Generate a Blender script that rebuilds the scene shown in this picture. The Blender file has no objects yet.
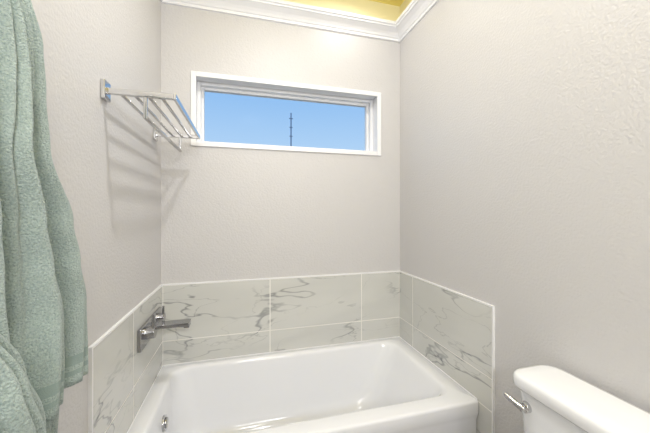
import bpy, bmesh, math, random
from mathutils import Vector, Matrix
random.seed(3)
S=bpy.context.scene
try:
    S.view_settings.view_transform='Standard'
    S.view_settings.look='None'
except Exception as e: print(e)
XL,XR,YB,YF=-0.459,1.066,1.89,-1.6
ZC=2.85
# ---------- materials
def srgb(r,g,b):
    f=lambda c:(c/255/12.92) if c/255<=0.04045 else ((c/255+0.055)/1.055)**2.4
    return (f(r),f(g),f(b),1)
def mat(name,col,rough=0.5,metal=0.0,bump=None,coat=0.0,sheen=0.0):
    m=bpy.data.materials.new(name); m.use_nodes=True
    nt=m.node_tree; b=nt.nodes['Principled BSDF']
    b.inputs['Base Color'].default_value=col
    b.inputs['Roughness'].default_value=rough
    b.inputs['Metallic'].default_value=metal
    b.inputs['Coat Weight'].default_value=coat
    b.inputs['Sheen Weight'].default_value=sheen
    if bump:
        sc,st,dist,det=bump
        tc=nt.nodes.new('ShaderNodeTexCoord')
        n=nt.nodes.new('ShaderNodeTexNoise'); n.inputs['Scale'].default_value=sc; n.inputs['Detail'].default_value=det
        bp=nt.nodes.new('ShaderNodeBump'); bp.inputs['Strength'].default_value=st; bp.inputs['Distance'].default_value=dist
        nt.links.new(tc.outputs['Object'],n.inputs['Vector'])
        nt.links.new(n.outputs['Fac'],bp.inputs['Height'])
        nt.links.new(bp.outputs['Normal'],b.inputs['Normal'])
    return m
M_wall=mat('wall_paint',srgb(206,204,203),0.45,bump=(105,0.5,0.004,3))
M_yel=mat('tray_ceiling_paint',srgb(252,234,140),0.6,bump=(95,0.3,0.003,2))
M_cream=mat('tray_riser_paint',srgb(250,242,200),0.6,bump=(95,0.3,0.003,2))
M_trim=mat('trim_white',srgb(240,240,241),0.35)
M_tub=mat('tub_acrylic',srgb(238,239,242),0.12,coat=0.4)
M_cer=mat('ceramic',srgb(243,244,246),0.1,coat=0.4)
M_chr=mat('chrome',(0.60,0.60,0.61,1),0.12,metal=1)
M_chd=mat('brushed_nickel',(0.36,0.36,0.37,1),0.16,metal=1)
M_grout=mat('grout',srgb(240,238,232),0.8)
M_pole=mat('pole_wood',srgb(150,160,178),0.8)
M_gnd=mat('ground',srgb(130,130,105),0.9,bump=(2,0.5,0.1,4))
M_door=mat('door_paint',srgb(236,235,232),0.4)
# floor tile
def floor_mat():
    m=mat('floor_tile',srgb(190,184,175),0.35); nt=m.node_tree; b=nt.nodes['Principled BSDF']
    tc=nt.nodes.new('ShaderNodeTexCoord'); br=nt.nodes.new('ShaderNodeTexBrick')
    br.inputs['Scale'].default_value=1; br.inputs['Brick Width'].default_value=.6; br.inputs['Row Height'].default_value=.3
    br.inputs['Mortar Size'].default_value=.003
    br.inputs['Color1'].default_value=srgb(196,190,182); br.inputs['Color2'].default_value=srgb(190,184,176); br.inputs['Mortar'].default_value=srgb(160,155,150)
    nt.links.new(tc.outputs['Object'],br.inputs['Vector']); nt.links.new(br.outputs['Color'],b.inputs['Base Color'])
    return m
M_floor=floor_mat()
def marble():
    m=mat('marble_tile',srgb(218,217,210),0.22,coat=0.2); nt=m.node_tree; b=nt.nodes['Principled BSDF']; L=nt.links.new
    tc=nt.nodes.new('ShaderNodeTexCoord')
    mp=nt.nodes.new('ShaderNodeMapping'); mp.inputs['Rotation'].default_value=(0.55,0.95,0.35); mp.inputs['Scale'].default_value=(.8,.8,2.3)
    L(tc.outputs['Object'],mp.inputs['Vector'])
    def veins(scale,det,dist,w,seed,rg=.5):
        n=nt.nodes.new('ShaderNodeTexNoise'); n.noise_dimensions='4D'; n.inputs['W'].default_value=seed
        n.inputs['Scale'].default_value=scale; n.inputs['Detail'].default_value=det; n.inputs['Distortion'].default_value=dist
        n.inputs['Roughness'].default_value=rg
        L(mp.outputs['Vector'],n.inputs['Vector'])
        a=nt.nodes.new('ShaderNodeMath'); a.operation='SUBTRACT'; a.inputs[1].default_value=.5; L(n.outputs['Fac'],a.inputs[0])
        c=nt.nodes.new('ShaderNodeMath'); c.operation='ABSOLUTE'; L(a.outputs[0],c.inputs[0])
        r=nt.nodes.new('ShaderNodeMapRange'); r.inputs['From Min'].default_value=0; r.inputs['From Max'].default_value=w
        r.inputs['To Min'].default_value=1; r.inputs['To Max'].default_value=0; r.interpolation_type='SMOOTHSTEP'
        L(c.outputs[0],r.inputs['Value']); return r.outputs[0]
    v1=veins(1.6,4,.4,.010,4.3); v2=veins(2.8,5,.5,.009,9.7); v3=veins(1.2,3,.4,.12,2.1)
    mk=nt.nodes.new('ShaderNodeTexNoise'); mk.inputs['Scale'].default_value=3.0; mk.inputs['Detail'].default_value=2
    L(tc.outputs['Object'],mk.inputs['Vector'])
    mr=nt.nodes.new('ShaderNodeMapRange'); mr.inputs['From Min'].default_value=.38; mr.inputs['From Max'].default_value=.6; L(mk.outputs['Fac'],mr.inputs['Value'])
    def mul(a,k):
        q=nt.nodes.new('ShaderNodeMath'); q.operation='MULTIPLY'; L(a,q.inputs[0])
        if isinstance(k,(int,float)): q.inputs[1].default_value=k
        else: L(k,q.inputs[1])
        return q.outputs[0]
    def add(a,c):
        q=nt.nodes.new('ShaderNodeMath'); q.operation='ADD'; q.use_clamp=True; L(a,q.inputs[0]); L(c,q.inputs[1]); return q.outputs[0]
    f=add(add(mul(mul(v1,mr.outputs[0]),.6),mul(mul(v2,mr.outputs[0]),.35)),mul(v3,.08))
    mx=nt.nodes.new('ShaderNodeMixRGB'); mx.inputs['Color1'].default_value=srgb(213,213,208); mx.inputs['Color2'].default_value=srgb(108,111,114)
    L(f,mx.inputs['Fac']); L(mx.outputs[0],b.inputs['Base Color'])
    return m
M_marb=marble()
def terry():
    m=mat('terry_cloth',srgb(150,176,166),0.95,sheen=.2,bump=(300,.9,0.005,2)); nt=m.node_tree; b=nt.nodes['Principled BSDF']; L=nt.links.new
    tc=nt.nodes.new('ShaderNodeTexCoord'); n=nt.nodes.new('ShaderNodeTexNoise'); n.inputs['Scale'].default_value=320; n.inputs['Detail'].default_value=3
    L(tc.outputs['Object'],n.inputs['Vector'])
    r=nt.nodes.new('ShaderNodeValToRGB'); r.color_ramp.elements[0].position=.25; r.color_ramp.elements[0].color=srgb(140,157,153)
    r.color_ramp.elements[1].position=.75; r.color_ramp.elements[1].color=srgb(180,194,189)
    L(n.outputs['Fac'],r.inputs[0]); L(r.outputs[0],b.inputs['Base Color']); return m
M_towel=terry()
M_hem=mat('towel_hem',srgb(140,157,152),0.9,sheen=.1,bump=(600,.4,.002,1))
def glassm():
    m=bpy.data.materials.new('window_glass'); m.use_nodes=True; nt=m.node_tree; nt.nodes.clear()
    o=nt.nodes.new('ShaderNodeOutputMaterial'); t=nt.nodes.new('ShaderNodeBsdfTransparent'); g=nt.nodes.new('ShaderNodeBsdfGlossy'); g.inputs['Roughness'].default_value=.1
    x=nt.nodes.new('ShaderNodeMixShader'); x.inputs[0].default_value=.0003
    nt.links.new(t.outputs[0],x.inputs[1]); nt.links.new(g.outputs[0],x.inputs[2]); nt.links.new(x.outputs[0],o.inputs[0]); return m
M_glass=glassm()
def emis(n,c,s):
    m=mat(n,(1,1,1,1)); b=m.node_tree.nodes['Principled BSDF']; b.inputs['Emission Color'].default_value=c; b.inputs['Emission Strength'].default_value=s; return m
M_lamp=emis('lamp_diffuser',(1,.98,.95,1),3)
# ---------- helpers
def finish(name,bm,m,smooth=False,parent=None,bevel=0,seg=2):
    me=bpy.data.meshes.new(name); bmesh.ops.recalc_face_normals(bm,faces=bm.faces); bm.to_mesh(me); bm.free()
    o=bpy.data.objects.new(name,me); S.collection.objects.link(o)
    for mm in (m if isinstance(m,list) else [m]): me.materials.append(mm)
    if smooth:
        for p in me.polygons: p.use_smooth=True
    if bevel:
        md=o.modifiers.new('b','BEVEL'); md.width=bevel; md.segments=seg; md.limit_method='ANGLE'; md.angle_limit=math.radians(40)
        for p in me.polygons: p.use_smooth=True
        w=o.modifiers.new('w','WEIGHTED_NORMAL'); w.keep_sharp=False
    if parent: o.parent=parent
    return o
def addbox(bm,x0,x1,y0,y1,z0,z1,mi=0):
    vs=[bm.verts.new((x,y,z)) for x in(x0,x1) for y in(y0,y1) for z in(z0,z1)]
    for f in((0,1,3,2),(4,6,7,5),(0,4,5,1),(2,3,7,6),(0,2,6,4),(1,5,7,3)):
        fa=bm.faces.new([vs[i] for i in f]); fa.material_index=mi
def boxes(name,bl,m,bevel=0,parent=None,seg=2):
    bm=bmesh.new()
    for b in bl: addbox(bm,*b)
    return finish(name,bm,m,parent=parent,bevel=bevel,seg=seg)
def empty(name,loc=(0,0,0)):
    e=bpy.data.objects.new(name,None); S.collection.objects.link(e); return e
def cyl(name,p0,p1,r0,r1,m,parent=None,n=32,bevel=0):
    p0=Vector(p0);p1=Vector(p1);d=p1-p0
    bm=bmesh.new(); bmesh.ops.create_cone(bm,cap_ends=True,segments=n,radius1=r0,radius2=r1,depth=d.length)
    q=d.to_track_quat('Z','Y').to_matrix().to_4x4(); bmesh.ops.transform(bm,matrix=Matrix.Translation((p0+p1)/2)@q,verts=bm.verts)
    o=finish(name,bm,m,parent=parent,bevel=bevel)
    for f in o.data.polygons: f.use_smooth=len(f.vertices)==4
    return o
def loft(name,loops,m,cap0=True,cap1=True,smooth=True,parent=None):
    bm=bmesh.new(); R=[[bm.verts.new(p) for p in l] for l in loops]; n=len(R[0])
    for a,b in zip(R,R[1:]):
        for i in range(n): bm.faces.new((a[i],a[(i+1)%n],b[(i+1)%n],b[i]))
    if cap0: bm.faces.new(R[0])
    if cap1: bm.faces.new(R[-1])
    return finish(name,bm,m,smooth=smooth,parent=parent)
def rrect(x0,x1,y0,y1,r,z,k=8,ns=6):
    r=min(r,(x1-x0)/2-1e-4,(y1-y0)/2-1e-4)
    cs=[(x1-r,y1-r,0),(x0+r,y1-r,90),(x0+r,y0+r,180),(x1-r,y0+r,270)]
    arcs=[[(cx+r*math.cos(math.radians(a+90*i/k)),cy+r*math.sin(math.radians(a+90*i/k)),z) for i in range(k+1)] for cx,cy,a in cs]
    out=[]
    for i in range(4):
        out+=arcs[i]; p=arcs[i][-1]; q=arcs[(i+1)%4][0]
        for j in range(1,ns): out.append(tuple(p[t]+(q[t]-p[t])*j/ns for t in range(3)))
    return out
# ---------- room shell
T=.17
wx0,wx1,wz0,wz1=-.295,.911,1.795,2.222
boxes('wall_back',[(XL-T,wx0,YB,YB+T,0,ZC+.1),(wx1,XR+T,YB,YB+T,0,ZC+.1),(wx0,wx1,YB,YB+T,0,wz0),(wx0,wx1,YB,YB+T,wz1,ZC+.1)],M_wall)
boxes('wall_left',[(XL-T,XL,YF-T,YB,0,ZC+.1)],M_wall)
boxes('wall_right',[(XR,XR+T,YF-T,YB,0,ZC+.1)],M_wall)
boxes('wall_front',[(XL,XR,YF-T,YF,0,ZC+.1)],M_wall)
boxes('floor',[(XL-T,XR+T,YF-T,YB+T,-.1,0)],M_floor)
bm=bmesh.new(); e=.006
addbox(bm,XL,XR,YF,YB,ZC,ZC+.1)
zt=2.699
addbox(bm,XL,XL+e,YF,YB,zt,ZC,1); addbox(bm,XR-e,XR,YF,YB,zt,ZC,1); addbox(bm,XL+e,XR-e,YB-e,YB,zt,ZC,1); addbox(bm,XL+e,XR-e,YF,YF+e,zt,ZC,1)
finish('ceiling',bm,[M_yel,M_cream])
prof=[(0,2.598),(.010,2.600),(.012,2.606),(.012,2.614),(.018,2.618),(.024,2.628),(.036,2.642),(.050,2.652),(.058,2.658),(.066,2.661),(.068,2.668),(.076,2.672),(.078,2.678),(.078,2.690),(0,2.698)]
bm=bmesh.new(); R=[]
for d,z in prof:
    R.append([bm.verts.new(p) for p in((XL+d,YF+d,z),(XR-d,YF+d,z),(XR-d,YB-d,z),(XL+d,YB-d,z))])
for a,b in zip(R,R[1:]):
    for i in range(4): bm.faces.new((a[i],a[(i+1)%4],b[(i+1)%4],b[i]))
finish('trim_crown',bm,M_trim)
bh=.11
boxes('baseboard_left',[(XL,XL+.014,YF,1.05,0,bh)],M_trim,bevel=.004)
boxes('baseboard_right',[(XR-.014,XR,YF,1.05,0,bh)],M_trim,bevel=.004)
dr=empty('door_1')
boxes('door_leaf',[(0,.76,YF+.002,YF+.03,.005,2.03)],M_door,parent=dr,bevel=.003)
boxes('door_panels',[(.1,.66,YF+.03,YF+.038,.15,.95),(.1,.66,YF+.03,YF+.038,1.1,1.9)],M_door,parent=dr,bevel=.006)
boxes('door_casing',[(-.08,-.005,YF+.001,YF+.045,0,2.1),(.765,.84,YF+.001,YF+.045,0,2.1),(-.08,.84,YF+.001,YF+.045,2.035,2.11)],M_trim,parent=dr,bevel=.004)
cyl('door_knob_stem',(.70,YF+.03,.95),(.70,YF+.08,.95),.012,.012,M_chr,dr)
cyl('door_knob',(.70,YF+.07,.95),(.70,YF+.10,.95),.028,.024,M_chr,dr,bevel=.006)
# ---------- window
win=empty('window_1')
def frame(name,x0,x1,z0,z1,w,y0,y1,m,bev=.003):
    return boxes(name,[(x0,x0+w,y0,y1,z0,z1),(x1-w,x1,y0,y1,z0,z1),(x0+w,x1-w,y0,y1,z1-w,z1),(x0+w,x1-w,y0,y1,z0,z0+w)],m,parent=win,bevel=bev)
frame('flange',wx0-.006,wx1+.006,wz0-.006,wz1+.006,.029,YB-.009,YB+.004,M_trim,.002)
frame('jamb',wx0+.001,wx1-.001,wz0+.001,wz1-.001,.014,YB+.004,YB+.15,M_trim,.002)
frame('outer_frame',wx0+.015,wx1-.015,wz0+.015,wz1-.015,.022,YB+.08,YB+.155,M_trim,.003)
frame('sash',wx0+.034,wx1-.034,wz0+.034,wz1-.034,.018,YB+.115,YB+.15,M_trim,.003)
boxes('glass',[(wx0+.045,wx1-.045,YB+.13,YB+.134,wz0+.045,wz1-.045)],M_glass,parent=win)
# ---------- outside
boxes('ground_outside',[(-40,60,2.2,90,-.5,-.3)],M_gnd)
po=empty('utility_pole')
cyl('pole',(3.07,20,-.3),(3.07,20,8.1),.055,.04,M_pole,po,n=12)
boxes('cross_arms',[(2.95,3.19,19.97,20.03,7.7,7.75),(2.97,3.17,19.97,20.03,7.1,7.15),(2.97,3.17,19.97,20.03,6.5,6.55)],M_pole,parent=po)
# ---------- tiles
TT=.01; g=.006
def tiles(name,axis,us):
    bm=bmesh.new()
    for (u0,u1,z0,z1) in us:
        a,b,c,d=u0+g/2,u1-g/2,z0+g/2,z1-g/2
        if axis=='b':
            addbox(bm,a,b,YB-TT,YB,c,d); addbox(bm,u0,u1,YB-TT+.0008,YB,z0,z1,1)
        elif axis=='l':
            addbox(bm,XL,XL+TT,a,b,c,d); addbox(bm,XL,XL+TT-.0008,u0,u1,z0,z1,1)
        else:
            addbox(bm,XR-TT,XR,a,b,c,d); addbox(bm,XR-TT+.0008,XR,u0,u1,z0,z1,1)
    return finish(name,bm,[M_marb,M_grout])
zt0,z1_,z2_,zt_=.515,.345,.66,.98
x_=[XL+TT,.157,.770,XR-TT]
tiles('wall_tile_back','b',[(x_[i],x_[i+1],a,b) for i in range(3) for a,b in((zt0,z2_),(z2_,zt_))])
ye=1.07
for nm,ax,ys in(('wall_tile_left','l',[YB,1.42,ye]),('wall_tile_right','r',[YB,1.711,ye])):
    L=[]
    for i in range(2):
        L.append((ys[i+1],ys[i],z2_,zt_))
        L.append((ys[i+1],ys[i],zt0,z2_))
    L+= [(ye,1.17,z1_,zt0),(ye,1.17,.03,z1_)]
    tiles(nm,ax,L)
tw=.006
boxes('trim_1',[(XL,XR,YB-TT-.001,YB,zt_,zt_+tw),(XL,XL+TT+.001,ye-tw,YB-TT-.001,zt_,zt_+tw),(XR-TT-.001,XR,ye-tw,YB-TT-.001,zt_,zt_+tw),
  (XL,XL+TT+.001,ye-tw,ye,0,zt_),(XR-TT-.001,XR,ye-tw,ye,0,zt_)],M_trim)
# ---------- bathtub
tub=empty('bathtub')
tx0,tx1,ty0,ty1=XL+TT+.0005,XR-TT-.0005,1.145,YB-TT-.0005
H=.522
def inset(l,r,f,b,rad,z): return rrect(tx0+l,tx1-r,ty0+f,ty1-b,rad,z)
lp=[inset(0,0,.012,0,.006,.0),inset(0,0,.012,0,.006,.43),inset(0,0,.004,0,.006,.452),inset(0,0,0,0,.006,.47),inset(0,0,0,0,.006,H-.014),inset(.0,.0,.002,.0,.006,H-.006),inset(.0,.0,.006,.0,.006,H-.002),inset(.001,.001,.014,.001,.006,H)]
lp+=[inset(.058,.072,.075,.040,.075,H),inset(.063,.078,.080,.045,.08,H-.001),inset(.068,.085,.085,.050,.085,H-.005),inset(.072,.092,.089,.054,.09,H-.012)]
for t in [.05,.15,.3,.45,.6,.75,.87]:
    z=H-.012-(H-.17)*t*.97
    lp.append(inset(.072+.03*t,.092+.17*t,.089+.05*t,.054+.05*t,.09+.03*t,z))
lp+=[inset(.118,.285,.152,.118,.12,.165),inset(.14,.33,.18,.145,.12,.148),inset(.18,.38,.22,.19,.11,.140),inset(.25,.45,.28,.26,.08,.137)]
loft('tub_shell',lp,M_tub,parent=tub)
boxes('caulk',[(tx0,tx1,ty1-.004,ty1,H-.001,H+.004),(tx0,tx0+.004,ty0+.01,ty1-.004,H-.001,H+.004),(tx1-.004,tx1,ty0+.01,ty1-.004,H-.001,H+.004)],M_trim,parent=tub)
ox=tx0+.072+.03*.28
cyl('overflow_plate',(ox-.004,1.555,.40),(ox+.012,1.555,.402),.036,.034,M_chr,tub,bevel=.004)
cyl('overflow_ring',(ox+.010,1.555,.402),(ox+.018,1.555,.402),.024,.022,M_chd,tub,bevel=.002)
cyl('drain',(-.1,1.5,.136),(-.1,1.5,.141),.035,.033,M_chr,tub,bevel=.002)
# ---------- tub faucet
fa=empty('tub_faucet')
wx=XL+TT
boxes('back_plate',[(wx,wx+.016,1.46,1.80,.785,.885)],M_chd,bevel=.004,parent=fa)
boxes('spout',[(wx+.012,wx+.185,1.60,1.665,.830,.850)],M_chd,bevel=.004,parent=fa)
boxes('spout_lip',[(wx+.160,wx+.185,1.605,1.66,.823,.831)],M_chd,bevel=.002,parent=fa)
cyl('handle_hub',(wx+.012,1.53,.845),(wx+.055,1.53,.845),.028,.026,M_chd,fa,bevel=.003)
boxes('handle_lever',[(wx+.040,wx+.054,1.521,1.539,.845,.930)],M_chd,bevel=.003,parent=fa)
cyl('diverter_hub',(wx+.012,1.735,.845),(wx+.045,1.735,.845),.024,.023,M_chd,fa,bevel=.003)
boxes('diverter_lever',[(wx+.034,wx+.044,1.728,1.742,.845,.905)],M_chd,bevel=.003,parent=fa)
# ---------- towel rack
rk=empty('towel_rack')
zr=1.81; ya,yb=1.165,1.75; xf=-.238
for i,y in enumerate((ya,yb)):
    boxes('mount_%d'%i,[(XL,XL+.014,y-.024,y+.024,zr-.032,zr+.032)],M_chr,bevel=.003,parent=rk)
    boxes('arm_%d'%i,[(XL+.01,xf,y-.008,y+.008,zr-.010,zr+.010)],M_chr,bevel=.002,parent=rk)
    boxes('drop_%d'%i,[(-.338,-.326,y-.005,y+.005,zr-.085,zr-.005)],M_chr,bevel=.002,parent=rk)
boxes('front_bar',[(xf-.005,xf+.005,ya-.008,yb+.008,zr-.011,zr+.011)],M_chr,bevel=.002,parent=rk)
for i,x in enumerate((-.284,-.327,-.37,-.413)):
    cyl('rod_%d'%i,(x,ya,zr),(x,yb,zr),.0058,.0058,M_chr,rk,n=16)
cyl('lower_bar',(-.332,ya-.003,zr-.08),(-.332,yb+.003,zr-.08),.0075,.0075,M_chr,rk,n=16)
# ---------- toilet
to=empty('toilet')
zl=.865; Y0,Y1=.35,.815; X0,X1=.865,1.045
def tank(i,z,r): return rrect(X0+.014+i,X1-.012,Y0+.012+i,Y1-.012-i,r,z)
loft('tank',[tank(.05,.40,.03),tank(.035,.405,.04),tank(.028,.43,.045),tank(.012,.6,.045),tank(.002,.80,.045),tank(0,zl-.045,.045)],M_cer,parent=to)
def lid(i,z,r=.045): return rrect(X0+i,X1-i*.3,Y0+i,Y1-i,r,z)
loft('tank_lid',[lid(.012,zl-.046),lid(.004,zl-.044),lid(0,zl-.038),lid(0,zl-.014),lid(.002,zl-.007),lid(.007,zl-.002),lid(.015,zl),lid(.05,zl+.001,.03)],M_cer,parent=to)
def egg(cx,a,b,z,n=48,yc=.5825):
    out=[]
    for i in range(n):
        t=2*math.pi*i/n; c=math.cos(t); s=math.sin(t)
        k=1.0 if c>0 else 1.25
        out.append((cx+a*c*k, yc+b*s, z))
    return out
loft('bowl',[egg(.66,.20,.11,0),egg(.66,.19,.10,.03),egg(.68,.16,.09,.14),egg(.66,.18,.12,.26),egg(.64,.215,.17,.36),egg(.635,.225,.185,.40),egg(.635,.22,.18,.415),egg(.635,.17,.13,.415),egg(.635,.15,.11,.36),egg(.65,.08,.06,.26)],M_cer,parent=to)
loft('trapway',[rrect(.76,1.02,.49,.675,.04,0),rrect(.76,1.02,.49,.675,.04,.3),rrect(.78,1.03,.45,.715,.05,.40),rrect(.79,1.025,.46,.705,.05,.404)],M_cer,parent=to)
loft('seat_lid',[egg(.635,.226,.187,.417),egg(.635,.229,.19,.425),egg(.635,.229,.19,.44),egg(.635,.222,.184,.448),egg(.635,.12,.09,.453)],M_cer,parent=to)
hx=X0+.016
cyl('flush_boss',(hx+.006,.755,.770),(hx-.012,.755,.770),.018,.016,M_chr,to,bevel=.003)
cyl('flush_neck',(hx-.008,.755,.770),(hx-.022,.757,.771),.010,.010,M_chr,to,bevel=.002)
cyl('flush_lever',(hx-.018,.746,.768),(hx-.030,.812,.785),.011,.0085,M_chr,to,bevel=.004,n=20)
# ---------- towel
tow=empty('hanging_towel')
def interp(tab,z):
    tab=sorted(tab)
    if z<=tab[0][0]: return tab[0][1]
    for (a,b),(c,d) in zip(tab,tab[1:]):
        if z<=c:
            t=(z-a)/(c-a); t=t*t*(3-2*t); return b+(d-b)*t
    return tab[-1][1]
def drape(name,ztop,zbot,far,near,depth,folds,seed,hem=True,nz=90,n=150,tilt=0):
    rnd=random.Random(seed); ph=[rnd.uniform(0,6.28) for _ in range(8)]
    loops=[]
    for j in range(nz+1):
        z=ztop+(zbot-ztop)*j/nz
        yf,yn,dp=interp(far,z),interp(near,z),interp(depth,z); lo=[]
        for i in range(n+1):
            s=i/n
            y=yf+(yn-yf)*s
            env=math.sin(math.pi*min(max(s,0),1))**.4
            f=0
            for k,(fr,am) in enumerate(folds):
                w=math.sin(fr*2*math.pi*s+ph[k]+.8*math.sin(2.0*z+ph[k+3])+.4*z*k)
                f+=am*(1-abs(w))**1.3*-1+am*.5
            f*=.55+.45*min(1,(1.95-z)/.5)
            x=XL+.014+env*(dp+f)+.003*math.sin(14*z+9*s)
            zz=z+tilt*(s-.5)*(j/nz)+.006*math.sin(9*s+ph[0])*(j/nz)
            y+=.004*math.sin(7*z+5*s)*env
            lo.append((max(x,XL+.010),y,zz))
        m=24
        for i in range(1,m):
            s=1-i/m
            lo.append((XL+.006,yf+(yn-yf)*s,z+tilt*(s-.5)*(j/nz)))
        loops.append(lo)
    o=loft(name,loops,[M_towel,M_hem],parent=tow)
    if hem:
        L=len(loops[0])
        for p in o.data.polygons:
            if len(p.vertices)==4:
                c=p.index//L
                if c in (nz-6,nz-5,nz-3): p.material_index=1
    return o
farA=[(.95,.915),(1.1,.930),(1.2,.925),(1.3,.890),(1.38,.855),(1.52,.77),(1.62,.75),(1.70,.735),(1.78,.70),(1.95,.62)]
nearA=[(.95,.30),(1.4,.34),(1.7,.42),(1.95,.54)]
drape('towel_body',1.95,1.03,farA,nearA,[(.95,.090),(1.4,.085),(1.7,.075),(1.95,.04)],[(2.3,.05),(5.1,.018),(9,.005)],5,tilt=.0)
drape('towel_under_layer',1.15,.72,[(.7,.82),(1.1,.85)],[(.7,.33),(1.1,.33)],[(.7,.06),(1.1,.05)],[(3.1,.03),(6,.01)],9)
drape('towel_front_layer',1.42,.62,[(.6,.72),(.9,.69),(1.06,.65),(1.17,.60),(1.28,.54),(1.42,.45)],[(.6,.22),(1.42,.32)],[(.6,.17),(1.1,.16),(1.42,.09)],[(2,.03),(4.3,.012)],12)
cyl('hook_plate',(XL,.57,1.97),(XL+.01,.57,1.97),.026,.025,M_chr,tow,bevel=.003)
cyl('hook_arm',(XL+.008,.57,1.965),(XL+.075,.57,1.955),.008,.008,M_chr,tow)
cyl('hook_tip',(XL+.072,.57,1.952),(XL+.088,.57,1.985),.008,.010,M_chr,tow,bevel=.003)
# ---------- lights
def lamp(name,x,y,z,r,power,col=(.99,.985,1)):
    e=empty(name)
    cyl('housing',(x,y,z),(x,y,z-.03),r+.02,r+.015,M_trim,e,n=48,bevel=.004)
    cyl('diffuser',(x,y,z-.028),(x,y,z-.045),r,r*.95,M_lamp,e,n=48,bevel=.004)
    l=bpy.data.lights.new(name+'_light','AREA'); l.shape='DISK'; l.size=r*2; l.energy=power; l.color=col
    o=bpy.data.objects.new('light',l); S.collection.objects.link(o); o.location=(x,y,z-.05); o.parent=e
lamp('ceiling_light',.22,1.0,ZC,.05,12)
lamp('rear_fill',.1,-.6,ZC,.16,12)  # unseen lamp added behind the camera as room fill
lamp('ceiling_light.002',.66,1.62,ZC,.05,1.5)
e=empty('vanity_light')  # added fill fixture, out of view on the front wall
boxes('fill_bar',[(-.05,.65,YF+.001,YF+.05,2.2,2.27)],M_chr,parent=e,bevel=.004)
for i in range(3):
    x=.05+.25*i
    cyl('fill_shade_%d'%i,(x,YF+.09,2.14),(x,YF+.09,2.28),.05,.04,M_lamp,e,bevel=.005)
l=bpy.data.lights.new('vanity','AREA'); l.shape='RECTANGLE'; l.size=.8; l.size_y=.2; l.energy=25; l.color=(.99,.985,1)  # broad area light that supplies the added fill
o=bpy.data.objects.new('light',l); S.collection.objects.link(o); o.location=(.3,YF+.16,2.2); o.rotation_euler=(math.radians(80),0,0); o.parent=e
# ---------- world
w=bpy.data.worlds.new('World'); S.world=w; w.use_nodes=True; nt=w.node_tree; bg=nt.nodes['Background']
tc=nt.nodes.new('ShaderNodeTexCoord'); sp=nt.nodes.new('ShaderNodeSeparateXYZ'); cr=nt.nodes.new('ShaderNodeValToRGB')
nt.links.new(tc.outputs['Generated'],sp.inputs[0]); nt.links.new(sp.outputs['Z'],cr.inputs[0]); nt.links.new(cr.outputs[0],bg.inputs[0])
el=cr.color_ramp.elements; el[0].position=0.0; el[0].color=srgb(225,236,248); el[1].position=1; el[1].color=srgb(80,140,220)
a=el.new(.18); a.color=srgb(180,214,247); a=el.new(.40); a.color=srgb(138,188,241)
bg.inputs[1].default_value=1.0
# ---------- camera
c=bpy.data.cameras.new('cam'); co=bpy.data.objects.new('camera',c); S.collection.objects.link(co)
c.sensor_width=36; c.lens=36*297/650; c.shift_y=-4.5/650; c.clip_start=.02
co.location=(0,0,1.4); co.rotation_euler=(math.radians(90),0,math.radians(-15.25))
S.camera=co
